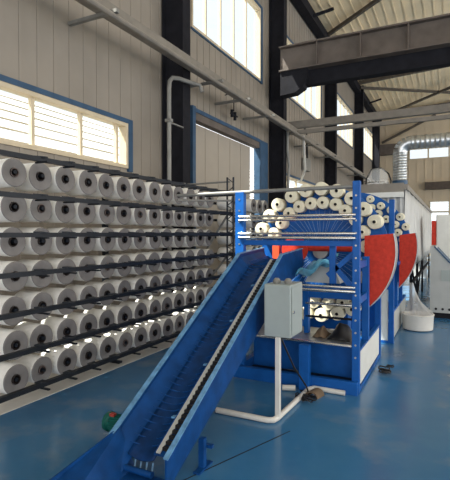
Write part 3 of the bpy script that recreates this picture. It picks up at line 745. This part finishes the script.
# ================================================================= CONTROL BOX AND FLOOR CONDUIT
cb = thing('control_box', (-1.27, 3.5, 0), 'grey electrical control box on a white post in front of the machine', 'control box')
MB().box(-1.395, -1.165, 3.5, 3.82, .69, 1.125).build('enclosure', M_grey, cb, smooth=False, bevel=.008)
MB().box(-1.163, -1.158, 3.52, 3.80, .71, 1.105).build('box_door', M_grey, cb, smooth=False, bevel=.003)
MB().cyl((-1.158, 3.54, .9), (-1.145, 3.54, .9), .012).build('door_lock', M_chrome, cb)
MB().box(-1.295, -1.255, 3.49, 3.53, 0.03, .69).build('post', M_pvc, cb, smooth=False, bevel=.004)
for x, y in ((-1.32, 3.6), (-1.22, 3.6)):
    MB().lathe([(0, .045), (.018, .043), (.034, .02), (.03, 0), (0, 0)], 'Z', (x, y, 1.127), seg=14).build('cable_gland', M_pipe, cb)
MB().tube([(-1.275, 3.56, .69), (-1.2, 3.7, .4), (-1.18, 4.0, .15), (-1.22, 4.2, .03), (-1.3, 4.22, .02)], .008, 6).build('cable', M_black, cb)
tag(MB().tube([(-1.80, 3.42, .025), (-1.33, 3.42, .025), (-1.29, 3.44, .025), (-1.275, 3.50, .025), (-1.24, 4.28, .025), (-1.20, 4.34, .025), (-.90, 4.33, .025)], .024, 12).build('floor_conduit', M_pvc), 'white plastic conduit lying on the floor in front of the machine', 'conduit')
tag(MB().cyl((-1.48, 4.20, .03), (-1.36, 4.24, .03), .028, seg=14).build('cable_connector', M_pvc), 'white cable connector on the floor under the control box', 'connector')
q = MB(); hp = []
for i in range(9):
    a = PI*i/8; hp.append((.065*math.cos(a), .065*math.sin(a)))
for i in range(8, -1, -1):
    a = PI*i/8; hp.append((.052*math.cos(a), .052*math.sin(a)))
q.prism([(-1.17+x, 4.12, z+.0) for x, z in hp], (.03, .13, 0))
tag(q.build('half_tube', M_brown), 'brown half tube lying beside the white floor conduit', 'tube')
mess = MB()
for k in range(6):
    c0 = Vector((-1.20+random.uniform(-.06, .06), 4.02+random.uniform(-.05, .05), .02)); r_ = random.uniform(.03, .07)
    mess.tube([c0+Vector((r_*math.cos(t), r_*math.sin(t)*.7, .008*math.sin(3*t)+.006*k)) for t in [i*.5 for i in range(13)]], .006, 5)
tag(mess.build('cable_coil', M_black), 'black cable coil on the floor under the grey control box', 'cable')
mess = MB()
for k in range(7):
    c0 = Vector((-.64+random.uniform(-.03, .03), 5.25+random.uniform(-.12, .12), .014)); r_ = random.uniform(.03, .06)
    mess.tube([c0+Vector((r_*math.cos(t), r_*math.sin(t), .006*math.sin(3*t)+.007*k)) for t in [i*.5 for i in range(13)]], .008, 5)
tag(mess.build('cable_coil', M_black), 'small black cable coil on open floor right of the machine', 'cable')

# items on the steel table
bg = sheet('black_bag', M_black, None, -1.12, -.89, 4.5, 4.9, lambda a, c: .482+.14*math.sin(PI*min(1, max(0, a)))*math.sin(PI*c)+.012*math.sin(11*a+9*c)*math.sin(PI*a), n=16)
tag(bg, 'black plastic bag bundle lying on the steel table', 'bag')
bgb = sheet('brown_rag', M_brown, None, -1.28, -1.14, 4.55, 4.8, lambda a, c: .482+.09*math.sin(PI*a)*math.sin(PI*c)+.01*math.sin(13*a)*math.sin(PI*a), n=12)
tag(bgb, 'brown rag bundled beside the black bag on the table', 'rag')

# ================================================================= TUB AND CABINET
tb = thing('white_tub', (-.50, 7.85, 0), 'round white tub with clear plastic bag beside far machine', 'tub')
MB().lathe([(0, .004), (.20, .004), (.225, .02), (.235, .22), (.245, .25), (.235, .26), (.21, .24), (.2, .03), (0, .02)], 'Z', (-.48, 7.85, 0), seg=32).build('tub', M_pvc, tb)
q = MB(); bm = q.bm; prev = None; first = None
for j, (r_, z_, dx) in enumerate([(.232, .24, 0), (.18, .31, -.01), (.125, .38, -.02), (.085, .45, -.04), (.06, .53, -.06), (.04, .62, -.08), (.028, .74, -.10)]):
    cur = [bm.verts.new((-.48+dx+r_*(1+.10*math.sin(7*t+j))*math.cos(t), 7.85+r_*(1+.08*math.cos(5*t+2*j))*math.sin(t), z_+.012*math.sin(6*t))) for t in [2*PI*i/36 for i in range(36)]]
    if prev:
        for i in range(36): bm.faces.new((prev[i], prev[(i+1) % 36], cur[(i+1) % 36], cur[i]))
    prev = cur
bm.faces.new(prev)
q.build('plastic_bag', M_bagp, tb)

ca = thing('control_console', (0.1, 9.4, 0), 'grey steel control console with sloping blue-edged top at right', 'console')
zc = [(-.35, .10), (.75, .10), (.75, .62), (-.03, 1.03), (-.27, 1.31), (-.35, 1.31)]
MB().prism([(x, 9.05, z) for x, z in zc], (0, .9, 0)).build('cabinet_body', M_lgrey, ca, smooth=False)
zb = [(-.275, 1.315), (-.03, 1.035), (.75, .625), (.75, .60), (-.04, 1.01), (-.285, 1.29)]
MB().prism([(x, 9.035, z) for x, z in zb], (0, .93, 0)).build('blue_edge', M_blueframe, ca, smooth=False)
MB().box(-.17, .2, 9.04, 9.05, .68, .88).build('vent_panel', M_grey, ca, smooth=False)
MB().box(-.33, .73, 9.08, 9.9, 0, .10).build('plinth', M_steel, ca, smooth=False)
for k in range(8): MB().cyl((-.25+k*.11, 9.042, .17), (-.25+k*.11, 9.055, .17), .022, seg=14).build('base_hole', M_black, ca)
wt = thing('white_machine_housing', (0.1, 11.2, 0), 'white machine housing with red stripe behind the grey console', 'machine')
MB().box(-.31, .7, 11.0, 11.8, 0, 1.95).build('housing', M_white, wt, smooth=False, bevel=.02)
MB().box(-.40, -.315, 10.98, 11.2, 1.22, 1.82).build('red_stripe', M_red, wt, smooth=False)
